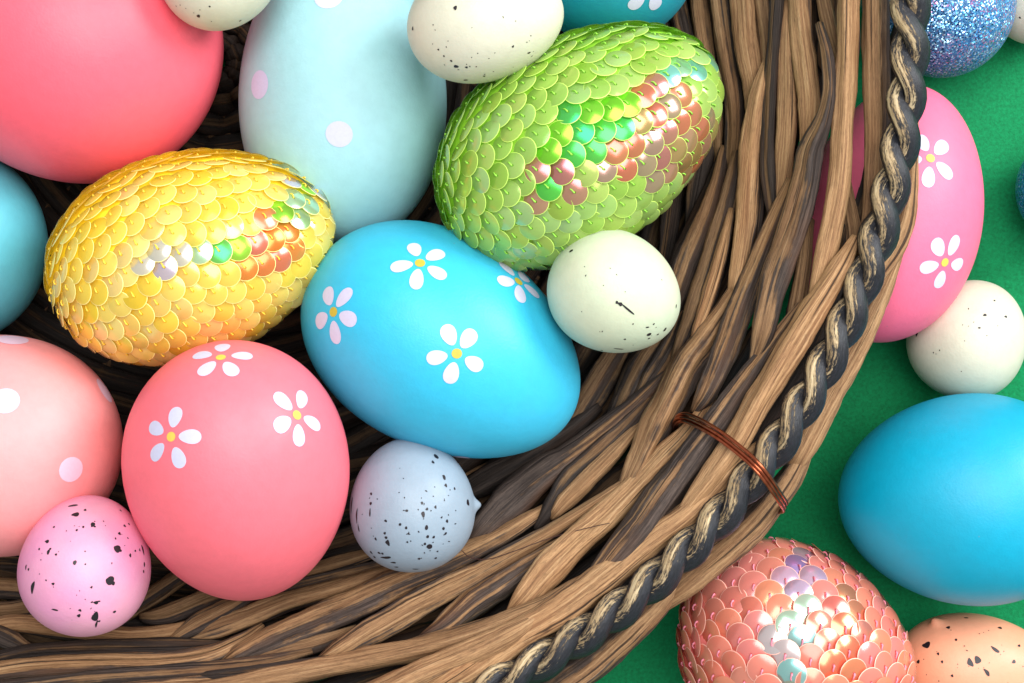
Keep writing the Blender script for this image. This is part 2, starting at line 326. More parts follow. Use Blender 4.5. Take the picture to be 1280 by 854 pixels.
# -- the rods one sees: (points, widths along the rod, layer height, tone, greyness)
RODS = [
 # upper right: rods running with the rim
 ([(1090,-60),(1090,40),(1091,110),(1092,180),(1088,255),(1076,325)], [26,26,25,24,22,12], 6, .53, .36),
 ([(1062,-60),(1060,20),(1058,90),(1054,160),(1049,230),(1037,295),(1022,360),(1013,395)], [30,30,31,31,31,31,26,12], 26, .58, .28),
 ([(996,-60),(1000,20),(1007,80),(1012,130),(1010,180),(1006,222)], [30,32,33,31,24,14], 14, .54, .36),
 ([(1018,-60),(1030,0),(1040,45),(1053,92)], [20,21,22,18], 6, .46, .40),
 ([(1024,30),(1034,70),(1037,112),(1029,152),(1014,190),(1006,236),(990,292),(969,350),(953,415),(941,452)], [12,18,19,26,36,40,42,40,32,12], 34, .46, .56),
 ([(990,225),(970,275),(948,328),(926,385),(906,440),(884,490),(868,515)], [14,24,30,36,38,30,12], 24, .46, .52),
 ([(940,330),(914,376),(885,420),(863,450),(840,492),(818,536),(793,590),(772,628)], [14,30,42,48,48,44,32,12], 20, .48, .48),
 ([(976,-60),(970,20),(965,90),(961,160),(961,220),(967,278)], [19,19,20,20,20,10], 24, .34, .62),
 ([(984,0),(984,70),(984,140),(980,205),(973,265)], [14,24,26,26,12], 16, .52, .42),
 ([(958,76),(948,120),(940,170),(935,225),(931,285),(922,345),(916,372)], [10,26,29,29,29,26,12], 26, .56, .30),
 ([(922,-60),(930,10),(934,60),(942,110),(941,160)], [33,33,33,28,16], 12, .50, .42),
 ([(944,-60),(952,10),(957,60),(957,120)], [22,22,20,16], 2, .42, .44),
 ([(894,-60),(901,10),(909,70),(918,130),(917,185),(910,228)], [30,30,29,27,22,12], 6, .46, .48),
 ([(868,-60),(874,10),(884,80),(895,150),(897,205)], [25,25,25,24,14], 0, .44, .46),
 ([(840,-60),(848,10),(862,70),(878,130)], [27,27,26,20], -2, .40, .5),
 ([(812,-60),(824,10),(842,70)], [26,26,22], -6, .36, .5),
 ([(856,170),(846,225),(837,285),(828,345)], [20,25,25,18], -6, .36, .54),
 ([(892,140),(881,190),(872,240),(862,290)], [20,28,30,14], 2, .40, .5),
 ([(905,185),(897,225),(884,270),(864,318),(848,362),(834,400)], [14,26,42,46,42,30], 12, .40, .56),
 ([(922,190),(912,245),(893,315),(875,375),(856,425),(842,455)], [12,24,30,34,28,12], 20, .42, .58),
 ([(914,262),(902,315),(888,365),(873,410),(866,425)], [10,18,20,17,8], 30, .54, .34),
 ([(955,140),(953,215),(945,305)], [14,15,12], 10, .40, .52),
 ([(1010,275),(1003,335),(993,392),(984,425)], [18,22,22,10], 10, .44, .44),
 ([(1055,215),(1062,265),(1067,310),(1060,350)], [16,22,22,14], -4, .46, .44),
 # the long rim rods
 ([(1070,296),(1045,342),(1013,393),(985,440),(955,490),(924,545),(890,594),(862,630),(848,652)], [12,30,38,40,40,38,33,22,10], 30, .56, .34),
 ([(1000,380),(962,433),(926,484),(895,530),(862,575),(832,617),(800,662),(770,697),(745,724),(727,748)], [8,20,32,40,46,48,48,42,28,12], 26, .48, .50),
 ([(893,492),(864,535),(832,570),(797,607),(757,647),(718,681),(684,715),(657,747),(634,770)], [10,26,36,32,38,40,44,36,10], 18, .54, .40),
 ([(806,585),(762,617),(704,655),(645,690),(588,722),(530,752),(470,785),(425,812),(396,828)], [8,16,22,26,32,36,38,32,10], 22, .48, .48),
 ([(716,668),(664,704),(624,731),(592,752),(558,780),(526,798)], [10,26,36,38,30,10], 18, .46, .52),
 ([(704,622),(660,650),(612,679),(560,704),(502,728),(446,754),(394,776),(340,798),(300,818),(274,832)], [10,22,30,34,38,42,42,40,32,10], 16, .48, .48),
 ([(530,702),(470,721),(416,738),(360,753),(322,768),(278,784),(236,798)], [10,22,26,26,30,30,14], 12, .46, .50),
 ([(512,696),(440,716),(388,730),(330,744),(280,760)], [12,18,22,22,14], 4, .38, .58),
 ([(490,684),(440,700),(397,713),(345,728),(296,745),(262,756)], [12,22,24,24,22,12], 2, .44, .50),
 ([(836,464),(812,487),(782,516),(730,558),(674,598),(634,632),(606,660),(584,684)], [10,18,26,34,46,50,40,12], 18, .44, .54),
 ([(826,484),(792,526),(757,562),(716,597),(692,630),(670,662)], [10,26,34,36,28,10], 16, .42, .58),
 ([(806,524),(768,566),(732,602),(706,628),(690,648)], [10,24,28,24,10], 20, .52, .36),
 ([(748,508),(704,544),(652,577),(602,606),(560,628)], [18,32,38,38,28], 2, .36, .60),
 ([(650,568),(604,591),(572,608),(540,622)], [12,22,24,18], -2, .42, .48),
 ([(785,420),(758,466),(730,512),(706,546)], [24,38,40,26], -4, .34, .56),
 ([(836,412),(808,450),(786,492),(766,528)], [20,40,42,24], 4, .36, .54),
 ([(856,392),(838,438),(814,476),(796,502)], [16,30,32,16], 10, .40, .50),
 ([(948,556),(918,582),(890,610),(862,640),(808,681),(754,724),(702,762),(648,794),(602,826),(556,856),(510,884)], [12,22,30,36,42,46,48,46,44,42,40], 24, .56, .36),
 ([(776,694),(722,735),(644,774),(560,803),(474,822),(362,843),(270,860),(180,872)], [8,26,34,36,32,30,28,26], 22, .50, .44),
 ([(696,756),(644,790),(592,816),(540,838),(488,862),(430,886)], [10,34,42,44,44,42], 30, .52, .42),
 ([(690,792),(642,822),(596,848),(550,876)], [16,34,36,34], 6, .44, .46),
 ([(446,786),(402,803),(358,814),(300,836),(240,852)], [12,26,28,26,18], 8, .42, .54),
 ([(476,808),(436,821),(362,834),(296,842),(240,846)], [8,16,18,16,10], 24, .38, .56),
 ([(-60,832),(-10,824),(40,814),(120,810),(215,808),(278,806)], [20,20,20,22,22,10], 16, .34, .58),
 ([(-60,846),(-10,840),(40,833),(120,829),(200,828),(258,820),(300,802),(328,782)], [28,28,28,28,28,27,22,10], 14, .48, .46),
 ([(-40,866),(30,858),(120,848),(225,841),(318,832),(390,814)], [22,23,24,24,22,10], 18, .42, .52),
 ([(-60,880),(60,872),(180,862),(300,850),(372,836)], [22,22,22,20,10], 20, .48, .44),
 ([(-60,790),(-10,784),(30,780),(100,790),(165,796),(222,789),(262,773),(296,752)], [26,26,27,27,27,26,22,10], 10, .50, .40),
 ([(212,802),(246,782),(282,764),(318,742)], [12,30,30,16], 14, .42, .50),
 ([(178,772),(208,768),(254,750),(296,734)], [14,28,30,22], 6, .42, .50),
 ([(150,772),(192,744),(232,718),(262,704)], [22,28,26,20], -2, .42, .50),
 ([(-60,732),(-10,735),(30,738),(75,750),(130,760)], [30,30,30,28,22], 0, .40, .52),
 ([(-60,768),(-10,764),(30,760),(78,748)], [26,26,26,18], 4, .38, .54),
 ([(-60,700),(0,701),(60,706),(120,716)], [26,26,26,22], -6, .34, .54),
 ([(-50,782),(-10,792),(16,803),(40,815)], [22,24,24,12], 12, .42, .50),
 # outside, under the rope
 ([(1142,-60),(1142,40),(1142,120),(1141,200),(1133,272),(1115,315),(1092,350),(1074,388)], [10,11,12,17,27,30,27,10], -6, .54, .36),
 ([(1124,316),(1104,362),(1084,405),(1058,455),(1030,505),(1004,558),(986,592)], [14,30,34,36,38,36,18], -12, .50, .44),
 ([(1014,548),(982,604),(940,656),(894,698),(852,734),(818,764)], [16,36,44,46,40,14], -14, .48, .44),
 ([(866,708),(822,756),(780,795),(738,832),(690,865),(640,898)], [16,36,46,46,46,44], -12, .48, .46),
]
def rod(pts, ws, dz, tone, grey, seed):
    n = max(16, len(pts) * 5)
    p2 = catmull(pts, n); w = np.interp(np.linspace(0, 1, n), np.linspace(0, 1, len(ws)), ws)
    P = []
    for i, (x, y) in enumerate(p2):
        t = i / (n - 1)
        q = np.array([x, y]); r = np.hypot(*(q - BC)); z = prof(r) + dz * 1.5 - 4
        e = min(t, 1 - t); z -= 10 * max(0, 1 - e / .12)         # the ends dive under their neighbours
        for _ in range(2):
            p = at(x, y, z); r = np.hypot(p[0] - BC[0], p[1] - BC[1]); 
        P.append(p)
    k = float(np.mean([zs(p[2]) for p in P]))
    up = []
    for p in P:
        d = p[:2] - BC; r = np.linalg.norm(d); d /= r; sl = (prof(r + 15) - prof(r - 15)) / 30
        u = np.array([-d[0] * sl, -d[1] * sl, 1.0]); up.append(u / np.linalg.norm(u))
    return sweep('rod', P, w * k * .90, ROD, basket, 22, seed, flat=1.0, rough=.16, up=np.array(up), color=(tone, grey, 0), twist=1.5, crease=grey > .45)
rt = random.Random(3)
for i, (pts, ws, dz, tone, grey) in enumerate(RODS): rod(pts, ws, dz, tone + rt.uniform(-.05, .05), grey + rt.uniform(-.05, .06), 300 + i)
# under-layer rods, their tone darkened to paint the shade in the gaps
for j, (r0, dz) in enumerate([(768, -50), (796, -50), (824, -48), (850, -44), (810, -66), (838, -64), (870, -50)]):
    for q in range(4):
        a0 = 14 + q * 23 + j * 6; n = 26; P = []
        for k in range(n):
            t = k / (n - 1); a = R_(a0 + 27 * t); rr = r0 - 10 + 26 * t + 4 * math.sin(t * 9 + j + q)
            P.append((BC[0] + rr * math.cos(a), BC[1] + rr * math.sin(a), prof(rr) + dz + 4 * math.sin(t * 7 + q)))
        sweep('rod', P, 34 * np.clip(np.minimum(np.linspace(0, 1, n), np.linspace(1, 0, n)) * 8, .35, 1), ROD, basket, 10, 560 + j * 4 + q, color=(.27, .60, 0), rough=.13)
for j, (r0, dz, q0, q1) in enumerate([(760, -48, -1, 1), (786, -48, -1, 1), (806, -48, -1, 0), (882, -16, -1, 5), (908, -24, -1, 5)]):
    for q in range(q0, q1):
        a0 = 1 + q * 19 + j * 4; n = 26; P = []
        for k in range(n):
            t = k / (n - 1); a = R_(a0 + 24 * t); rr = r0 - 6 + 12 * t + 3 * math.sin(t * 9 + j + q)
            P.append((BC[0] + rr * math.cos(a), BC[1] + rr * math.sin(a), prof(rr) + dz + 3 * math.sin(t * 7 + q)))
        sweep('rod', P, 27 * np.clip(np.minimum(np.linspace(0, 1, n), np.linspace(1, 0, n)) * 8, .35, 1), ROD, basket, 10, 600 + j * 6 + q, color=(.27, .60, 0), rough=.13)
for j, (r0, a0, a1) in enumerate([(846, -13, 5.5), (821, -13, 3), (834, -13, 4)]):
    P = []
    for k in range(20):
        a = R_(a0 + (a1 - a0) * k / 19); rr = r0 + 3 * math.sin(k * .6 + j); P.append((BC[0] + rr * math.cos(a), BC[1] + rr * math.sin(a), prof(rr) - 46))
    sweep('rod', P, [24] * 19 + [12], ROD, basket, 10, 640 + j, color=(.36, .5, 0), rough=.13)
# the rim goes on round the part of the basket beyond the picture
for i, (r, dz, w) in enumerate([(795, 8, 36), (830, 14, 38), (862, 16, 36), (925, -8, 36)]):
    P = []
    for k in range(140):
        a = R_(113 + (228 * k / 139)); rr = r + 8 * math.sin(a * 7 + i * 2)
        P.append((BC[0] + rr * math.cos(a), BC[1] + rr * math.sin(a), prof(rr) + dz + 5 * math.sin(a * 9 + i)))
    sweep('rim_rod', P, [w] * 140, ROD, basket, 10, 500 + i, color=(.48, .45, 0))

# -- the twisted rope: two strands laid round each other
ROPE = rope_mat()
RR, PITCH, RAD = 902.0, 114.0, 10.2
turns = round(2 * math.pi * RR / PITCH)
for s in (0, 1):
    P = []; n = turns * 16
    for k in range(n):
        a = 2 * math.pi * k / n + math.pi; q = turns * a + math.pi * s + .9
        rr = RR + RAD * 1.05 * -math.cos(q) - 2; z = prof(RR) + 34 + RAD * .95 * math.sin(q)
        P.append((BC[0] + rr * math.cos(a), BC[1] + rr * math.sin(a), z))
    sweep('rope_strand', P, [28] * n, ROPE, basket, 14, 700 + s, flat=1.0, rough=.05, closed=True, wear=True)

# -- copper wire wrapped round rim rods and rope
COP = metal_mat('dark_copper', srgb(176, 96, 66), .3)
for i, off in enumerate([(0, 0, 0), (2.2, -4.6, 1), (-1.5, 4.4, -1)]):
    pts = [(850,548,-60),(842,534,-10),(846,524,26),(862,524,44),(897,543,54),(932,570,58),(948,586,62),(962,604,56),(974,622,36),(981,634,6),(976,636,-40)]
    if i == 2: pts = [(x + (3 if k < 3 else 0), y, z) for k, (x, y, z) in enumerate(pts)]
    P3 = []
    for (x, y, dz) in pts:
        x, y = x + off[0], y + off[1]; r = np.hypot(x - BC[0], y - BC[1]); P3.append(at(x, y, prof(r) + dz + 18 + off[2]))
    P3 = catmull(P3, 60)
    sweep('copper_wire', P3, [4.6] * 60, COP, basket, 8, 720 + i, flat=1, rough=.02)

# ------------------------------------------------------------------ eggs
KEGG = 0.085
class Egg:
    def __init__(s, x, y, a, b, ang, tilt, z, kegg=KEGG):
        sc = zs(z); s.c = at(x, y, z); s.a, s.b, s.k = a * sc, b * sc, kegg; s.s = sc
        p, t = R_(ang), R_(tilt)
        d = np.array([math.cos(p) * math.cos(t), -math.sin(p) * math.cos(t), math.sin(t)]); up = np.array([0, 0, 1.0])
        ez = up - d * d.dot(up); ez /= np.linalg.norm(ez); ey = np.cross(ez, d); s.F = np.array([d, ey, ez]); s.nubs = []
    def rho(s, u): return s.b * math.sqrt(max(0, 1 - u * u)) * (1 - s.k * u)
    def loc(s, p): return s.F @ (np.asarray(p) - s.c)
    def glob(s, l): return s.c + np.asarray(l) @ s.F
    def f(s, l):                                                   # >0 outside
        u = l[0] / s.a
        if abs(u) >= 1: return abs(u) - 1 + 1e-6
        r = math.hypot(l[1], l[2]); R = s.rho(u); return (r - R) / s.b
    def radial(s, l):                                              # surface point along the ray centre -> l
        d = np.asarray(l) / np.linalg.norm(l); lo, hi = 0.0, s.a * 1.6
        for _ in range(40):
            m = (lo + hi) / 2
            if s.f(d * m) > 0: hi = m
            else: lo = m
        return d * lo
    def normal(s, l):
        e = .6; g = np.array([s.f2(l + e * v) - s.f2(l - e * v) for v in np.eye(3)]); return g / np.linalg.norm(g)
    def f2(s, l):
        u = l[0] / s.a; R = s.b * (1 - s.k * u); r = math.hypot(l[1], l[2]); return u * u + (r / R) ** 2 - 1
    def pick(s, px, py):                                           # surface point seen at a place of the view
        o = np.array([CX, CY, HC]); t = at(px, py, 0) - o
        for k in range(4000):
            q = o + t * (.6 + .4 * k / 4000)
            l = s.loc(q)
            if s.f2(l) < 0: return s.radial(l)
        l = s.loc(at(px, py, s.c[2])); return s.radial(l)          # off the edge: nearest rim point
    def world(s, l): return np.array(W(s.glob(l)))
def build_egg(name, e, mat, parent=None, nu=56, nv=72):
    V = []; F = []
    org = np.array(W(e.c))
    for i in range(nu + 1):
        th = math.pi * i / nu; u = math.cos(th); r = e.rho(u)
        for k in range(nv):
            ph = 2 * math.pi * k / nv; l = np.array([e.a * u, r * math.cos(ph), r * math.sin(ph)])
            for (nl, h, w) in e.nubs:
                dd = np.linalg.norm(l - nl)
                if dd < w * 3.2: l = l + (nl / np.linalg.norm(nl)) * h * math.exp(-(dd / w) ** 2)
            V.append(e.world(l) - org)
    for i in range(nu):
        for k in range(nv): F.append((i * nv + k, i * nv + (k + 1) % nv, (i + 1) * nv + (k + 1) % nv, (i + 1) * nv + k))
    o = mesh_obj(name, V, F, mat, parent); o.location = org if parent is None else org - np.array(parent.location)
    return o
def patch(name, e, root, px, py, outline, mat, lift=.35, parent=None, rot=0.0, rings=4, frame=None):
    """paint patch lying on the egg: outline(theta)->radius vector in the tangent plane (u)"""
    l0, e1, e2, n0 = frame or tangent(e, px, py)
    org = np.array(W(e.c)); V = []; F = []; m = 22
    def put(x, y):
        l = e.radial(l0 + e1 * x + e2 * y); l = l + e.normal(l) * lift; return e.world(l) - org
    c0 = np.mean([outline(2 * math.pi * k / m) for k in range(m)], axis=0)
    V.append(put(*c0))
    for j in range(1, rings + 1):
        for k in range(m):
            q = c0 + (np.array(outline(2 * math.pi * k / m)) - c0) * j / rings; V.append(put(*q))
    for k in range(m): F.append((0, 1 + k, 1 + (k + 1) % m))
    for j in range(1, rings):
        for k in range(m):
            a = 1 + (j - 1) * m; b = 1 + j * m; F.append((a + k, b + k, b + (k + 1) % m, a + (k + 1) % m))
    o = mesh_obj(name, V, F, mat, parent or root); return o
def tangent(e, px, py):
    l0 = e.pick(px, py); n0 = e.normal(l0)
    rx = e.F @ np.array([1.0, 0, 0]); ry = e.F @ np.array([0, -1.0, 0])
    e2 = ry - n0 * (ry @ n0)
    if np.linalg.norm(e2) < .2: e2 = e.F @ np.array([0, 0, 1.0]); e2 = e2 - n0 * (e2 @ n0)
    e2 /= np.linalg.norm(e2); e1 = np.cross(e2, n0); e1 /= np.linalg.norm(e1)
    if e1 @ rx < 0 and abs(e1 @ rx) > .3: e1 = -e1
    return l0, e1, e2, n0
PETAL = flat_mat('white_print', srgb(202, 201, 226), .5, .10); CENTER = flat_mat('yellow_print', srgb(196, 178, 62), .5, .2)
CENTER_O = flat_mat('warm_yellow_print', srgb(244, 196, 84), .5, .2)
DOTS = flat_mat('lilac_print', srgb(198, 198, 228), .5, .10); DOTS_P = flat_mat('pale_pink_print', srgb(236, 200, 220), .5, .10)
def flower(e, root, px, py, rot, R=23.4, pl=13.4, pw=9.0, cr=6.0, cmat=CENTER, seed=0):
    rs = random.Random(int(px * 13 + py) + seed); fr = tangent(e, px, py)
    ce = patch('painted_flower', e, root, px, py, lambda t: np.array([cr * math.cos(t) * 1.05, cr * math.sin(t)]), cmat, .45, frame=fr)
    for k in range(5):
        a = R_(rot + 72 * k + rs.uniform(-7, 7)); L = pl * rs.uniform(.92, 1.1); w = pw * rs.uniform(.9, 1.08); d = R * rs.uniform(.95, 1.06)
        def out(t, a=a, L=L, w=w, d=d):
            x = d + L * math.cos(t); y = w * math.sin(t) * (1 + .22 * math.cos(t))
            return np.array([x * math.cos(a) - y * math.sin(a), x * math.sin(a) + y * math.cos(a)])
        patch('petal', e, root, px, py, out, PETAL, .38, parent=ce, frame=fr)
def dot(e, root, px, py, r, mat):
    rs = random.Random(int(px * 7 + py)); p1 = rs.uniform(0, 6)
    patch('painted_dot', e, root, px, py, lambda t: np.array([r * math.cos(t), r * math.sin(t)]) * (1 + .03 * math.cos(2 * t + p1)), mat, .4)
INK = flat_mat('black_ink', srgb(26, 18, 26), .45, .3); INK_S = flat_mat('soft_grey_ink', srgb(110, 104, 116), .5, .3)
def speckles(e, root, marks, mat=INK, name='speckles'):
    """marks: (px, py, half length, half width, angle); all blots of one egg are one mesh of stuff"""
    V = []; F = []; org = np.array(W(e.c)); rs = random.Random(int(marks[0][0] * 3 + marks[0][1]))
    for (px, py, hl, hw, ang) in marks:
        hl, hw = hl * 1.18, hw * 1.18
        l0, e1, e2, n0 = tangent(e, px, py); m = 16; a = R_(ang); b0 = len(V); j1, j2, j3 = rs.uniform(0, 6.28), rs.uniform(.05, .16), rs.uniform(0, 6.28)
        def put(x, y):
            l = e.radial(l0 + e1 * x + e2 * y); return e.world(l + e.normal(l) * .35) - org
        V.append(put(0, 0))
        for k in range(m):
            t = 2 * math.pi * k / m; j = 1 + j2 * math.sin(2 * t + j1) + .09 * math.sin(3 * t + j3); tail = 1 + .35 * math.cos(t)
            x = hl * math.cos(t) * j; y = hw * math.sin(t) * j * tail
            V.append(put(x * math.cos(a) - y * math.sin(a), x * math.sin(a) + y * math.cos(a)))
        for k in range(m): F.append((b0, b0 + 1 + k, b0 + 1 + (k + 1) % m))
    o = mesh_obj(name, V, F, mat, root); tag(o, kind='stuff'); return o
def dust(px, py, rx, ry, n, seed, s0=.6, s1=1.3):
    rs = random.Random(seed); out = []
    while len(out) < n:
        x, y = rs.uniform(-1, 1), rs.uniform(-1, 1)
        if x * x + y * y < .9: out.append((px + x * rx, py + y * ry, rs.uniform(s0, s1) * rs.choice([1, 1, 1.5]), rs.uniform(s0, s1) * .85, rs.uniform(0, 180)))
    return out

IN = 'eggs piled in the basket'; OUT = 'eggs lying on the green table'
# ---- in the basket
e = Egg(80, 50, 198, 173, 165, 0, 224); o = build_egg('egg', e, egg_mat('coral_paint', srgb(252, 100, 118), .42))
tag(o, 'large plain coral egg in the upper left corner of the basket', 'egg', IN)
e = Egg(429, 112, 195, 129, 90, 0, 184); o = build_egg('dotted_egg', e, egg_mat('pale_aqua_paint', srgb(162, 208, 216), .5, col2=srgb(154, 202, 206)))
tag(o, 'pale aqua egg with lilac polka dots, standing above the blue daisy egg', 'egg', IN)
for d in [(324, 106, 18), (424, 168, 16.5), (411, -6, 19), (548, 60, 18), (330, -10, 18), (470, -60, 18)]: dot(e, o, *d, DOTS)
e = Egg(745, -88, 146, 118, 120, 0, 218); o = build_egg('flowered_egg', e, egg_mat('teal_paint', srgb(20, 150, 172), .5))
tag(o, 'teal egg with white petals half hidden behind the green sequin egg', 'egg', IN); flower(e, o, 812, -14, 30); flower(e, o, 715, -60, 10)
e = Egg(-89, 306, 145, 128, 180, 0, 182); o = build_egg('egg', e, egg_mat('aqua_blue_paint', srgb(98, 192, 210), .45))
tag(o, 'plain aqua blue egg cut by the left edge, beside the yellow sequin egg', 'egg', IN)
e = Egg(-14, 557, 165, 138, 180, 0, 262); o = build_egg('dotted_egg', e, egg_mat('pale_salmon_paint', srgb(255, 160, 160), .48))
tag(o, 'pale salmon pink egg with light polka dots at the left edge', 'egg', IN)
for d in [(7, 501, 16.5), (89, 587, 16), (131, 488, 17), (16, 424, 20), (-60, 560, 18), (-50, 450, 18)]: dot(e, o, *d, DOTS_P)
e = Egg(553, 429, 186, 134, -30, 0, 270); o = build_egg('flowered_egg', e, egg_mat('bright_blue_paint', srgb(52, 186, 222), .42))
tag(o, 'bright blue egg with white daisies in the middle of the basket', 'egg', IN)
for f in [(525, 329, 38), (417, 390, 55), (571, 442, 45), (648, 352, 30), (560, 576, 50)]: flower(e, o, *f)
e = Egg(298, 594, 180, 139, -88, -38, 330); o = build_egg('flowered_egg', e, egg_mat('hot_pink_paint', srgb(255, 116, 130), .45))
tag(o, 'coral pink egg with white daisies between the two small speckled eggs', 'egg', IN)
for f in [(276, 447, 20), (214, 546, 82), (371, 519, 53)]: flower(e, o, *f, R=24.5, pl=13.5, pw=8.8, cr=5.6, cmat=CENTER_O)
CREAM = egg_mat('cream_shell', srgb(210, 206, 186), .48, col2=srgb(202, 202, 178))
CREAM2 = egg_mat('greenish_cream_shell', srgb(206, 210, 180), .48, col2=srgb(192, 206, 178))
e = Egg(607, 28, 99, 73, 12, 0, 372); o = build_egg('speckled_egg', e, CREAM)
tag(o, 'white speckled small egg lying between the aqua and green sequin eggs', 'egg', IN)
speckles(e, o, [(569, 10, 2, 2, 0), (516, 36, 1.5, 2, 0), (570, 83, 2.4, 2, 20), (583, 84, 1.6, 1.2, 0), (564, 76, 1.2, 1.2, 0), (641, 58, 1.2, 1.2, 0), (661, 66, 2, 1, 20), (605, 95, 1.5, 1, 0), (582, 100, 2.6, 1.2, 10), (555, 70, 1, 1, 0), (548, 62, 1, 1, 0)] + dust(600, 55, 80, 42, 26, 3, .4, .8))
e = Egg(275, -36, 78, 71, 20, 0, 352); o = build_egg('speckled_egg', e, CREAM)
tag(o, 'cream small egg cut by the top edge, between the coral and aqua eggs', 'egg', IN)
speckles(e, o, [(248, 20, 2, 2, 0), (300, 26, 1.2, 1.2, 0), (262, 8, 1, 1, 0)] + dust(275, 0, 60, 30, 12, 4, .4, .8))
e = Egg(768, 366, 85, 76, -25, 0, 345); o = build_egg('speckled_egg', e, CREAM2)
tag(o, 'cream small egg with a dark dash, wedged between the blue daisy egg and basket wall', 'egg', IN)
speckles(e, o, [(784, 386, 9, 1.1, -38), (775, 380, 2.4, 2, -30), (771, 378, 1.5, 1.5, 0), (811, 418, 2.4, 2.2, 0), (811, 423, 1.3, 1.2, 0), (822, 418, 1.2, 1.2, 0), (831, 412, 2.3, 1.8, 60), (817, 405, 1, 1, 0), (809, 409, 2, .8, 0), (828, 427, 3, 1, 40), (773, 436, 5, 1, -15), (775, 442, 5, 1, -8), (752, 438, 2, .8, 0), (714, 314, 2.6, 1.6, 40), (781, 424, 1.2, 1, 0), (845, 383, 2, 1, 90)] + dust(775, 375, 66, 62, 14, 5, .4, .8))
e = Egg(515, 631, 84, 78, 95, 0, 292); e.nubs = [(e.pick(594, 631), 8.0, 7.0)]
o = build_egg('speckled_egg', e, egg_mat('blue_grey_shell', srgb(146, 163, 178), .42, bump=.12), nu=110, nv=150)
tag(o, 'blue grey small egg with black speckles and a pointed nub under the blue daisy egg', 'egg', IN)
gm = []
for X, Y, a, b, t in [(600,103,5,9,0),(615,162,5,7,0),(628,246,9,8,30),(443,229,6,10,0),(434,295,18,5,8),(365,96,3,11,0),(306,108,4,22,-10),(314,165,3,12,0),(798,51,6,9,0),(527,87,4,4,0),(498,148,4,4,0),(525,163,4,4,0),(620,202,4,5,0),(647,204,4,4,0),(608,234,4,4,0),(706,133,4,5,0),(468,317,8,4,10),(482,337,7,3,10),(405,274,5,4,0),(390,212,4,4,0),(430,187,4,4,0),(434,132,4,4,0),(420,277,4,4,0),(385,293,6,4,30),(370,272,4,6,0),(582,300,4,4,0),(656,297,4,4,0),(690,166,4,5,0),(700,188,4,4,0),(655,71,4,4,0),(617,80,4,4,0),(566,346,10,3,-10),(595,53,4,4,0),(682,117,3,3,0),(535,189,3,3,0),(530,226,3,3,0),(368,55,5,4,0),(370,12,4,4,0),(283,60,5,26,-5),(664,267,3,3,0),(436,206,5,4,0)]:
    gm.append((360 + X / 3.556, 614 + Y / 3.556, a / 2.8, b / 2.8, t))
gm += [(545, 571, 2.2, 3.6, 20), (541, 578, 1.6, 1.8, 0), (555, 597, 2, 2.6, 0), (557, 607, 1.6, 2, 0), (572, 577, 1.5, 1.8, 0), (568, 611, 1.3, 1.3, 0), (585, 628, 2, 3, 0)]
speckles(e, o, gm + dust(515, 640, 66, 62, 40, 6, .5, .9))
e = Egg(107, 707, 88, 81, 80, 0, 345); o = build_egg('speckled_egg', e, egg_mat('orchid_pink_shell', srgb(228, 150, 190), .42, col2=srgb(232, 164, 186), spec=.5))
tag(o, 'orchid pink small egg with black splashes in front of the salmon dotted egg', 'egg', IN)
pm = []
for X, Y, a, b, t in [(323,65,20,5,18),(335,105,12,10,20),(378,85,5,5,0),(412,150,10,7,50),(420,158,4,4,0),(370,160,4,4,0),(341,174,4,4,0),(210,224,8,6,20),(215,271,6,8,0),(224,257,4,4,0),(175,258,4,4,0),(249,282,4,4,0),(530,189,5,6,0),(553,155,5,5,0),(572,147,4,4,0),(520,256,14,12,-50),(532,264,7,5,-30),(578,286,5,6,0),(600,266,4,4,0),(620,262,4,5,0),(635,262,5,18,0),(641,326,4,9,0),(638,357,4,6,0),(332,318,7,7,0),(488,397,16,14,-40),(502,409,8,6,-40),(145,428,8,22,-20),(116,338,4,8,0),(127,348,4,5,0),(236,412,6,4,-20),(406,427,4,4,0),(426,495,9,6,0),(408,493,4,3,0),(440,489,4,3,0),(422,558,12,20,0),(428,590,4,18,0),(440,577,5,4,0),(350,553,6,7,0),(355,529,5,5,0),(243,527,11,4,-12),(508,536,6,5,20),(513,211,3,4,0),(567,209,3,3,0),(379,325,3,3,0),(205,396,3,3,0),(240,160,4,4,0),(535,87,5,4,0)]:
    pm.append((X / 3.556, 614 + Y / 3.556, a / 3.4, b / 3.4, t))
speckles(e, o, pm + dust(107, 710, 68, 66, 24, 7, .4, .8))
# ---- on the table
def ground_egg(x, y, a, b, ang, k=KEGG):
    z = b
    for _ in range(5): z = b * zs(z) * (1 + k * k / 2)
    return Egg(x, y, a, b, ang, 0, z, k)
e = ground_egg(1114, 267, 163, 112, 78); o = build_egg('flowered_egg', e, egg_mat('rose_pink_paint', srgb(250, 112, 146), .48))
tag(o, 'rose pink egg with white daisies half under the basket rim, on green table', 'egg', OUT)
for f in [(1163, 198, 40), (1181, 328, 60)]: flower(e, o, *f, R=25, pl=13.5, pw=9.5, cr=5.6, cmat=CENTER_O)
e = ground_egg(1170, 3, 98, 88, 150); o = build_egg('glitter_egg', e, glitter_mat('blue_glitter', srgb(40, 100, 150), [(.30, srgb(30, 70, 130)), (.42, srgb(60, 150, 200)), (.52, srgb(170, 205, 225)), (.60, srgb(70, 140, 190)), (.68, srgb(210, 120, 170)), (.78, srgb(120, 190, 220))]))
tag(o, 'blue glitter egg behind the basket rim at the top right', 'egg', OUT)
e = ground_egg(1312, -12, 76, 62, 30); o = build_egg('speckled_egg', e, CREAM)
tag(o, 'pale cream egg just showing in the top right corner', 'egg', OUT); speckles(e, o, [(1268, 8, 1.5, 1.5, 0), (1275, 22, 1.2, 1.2, 0)])
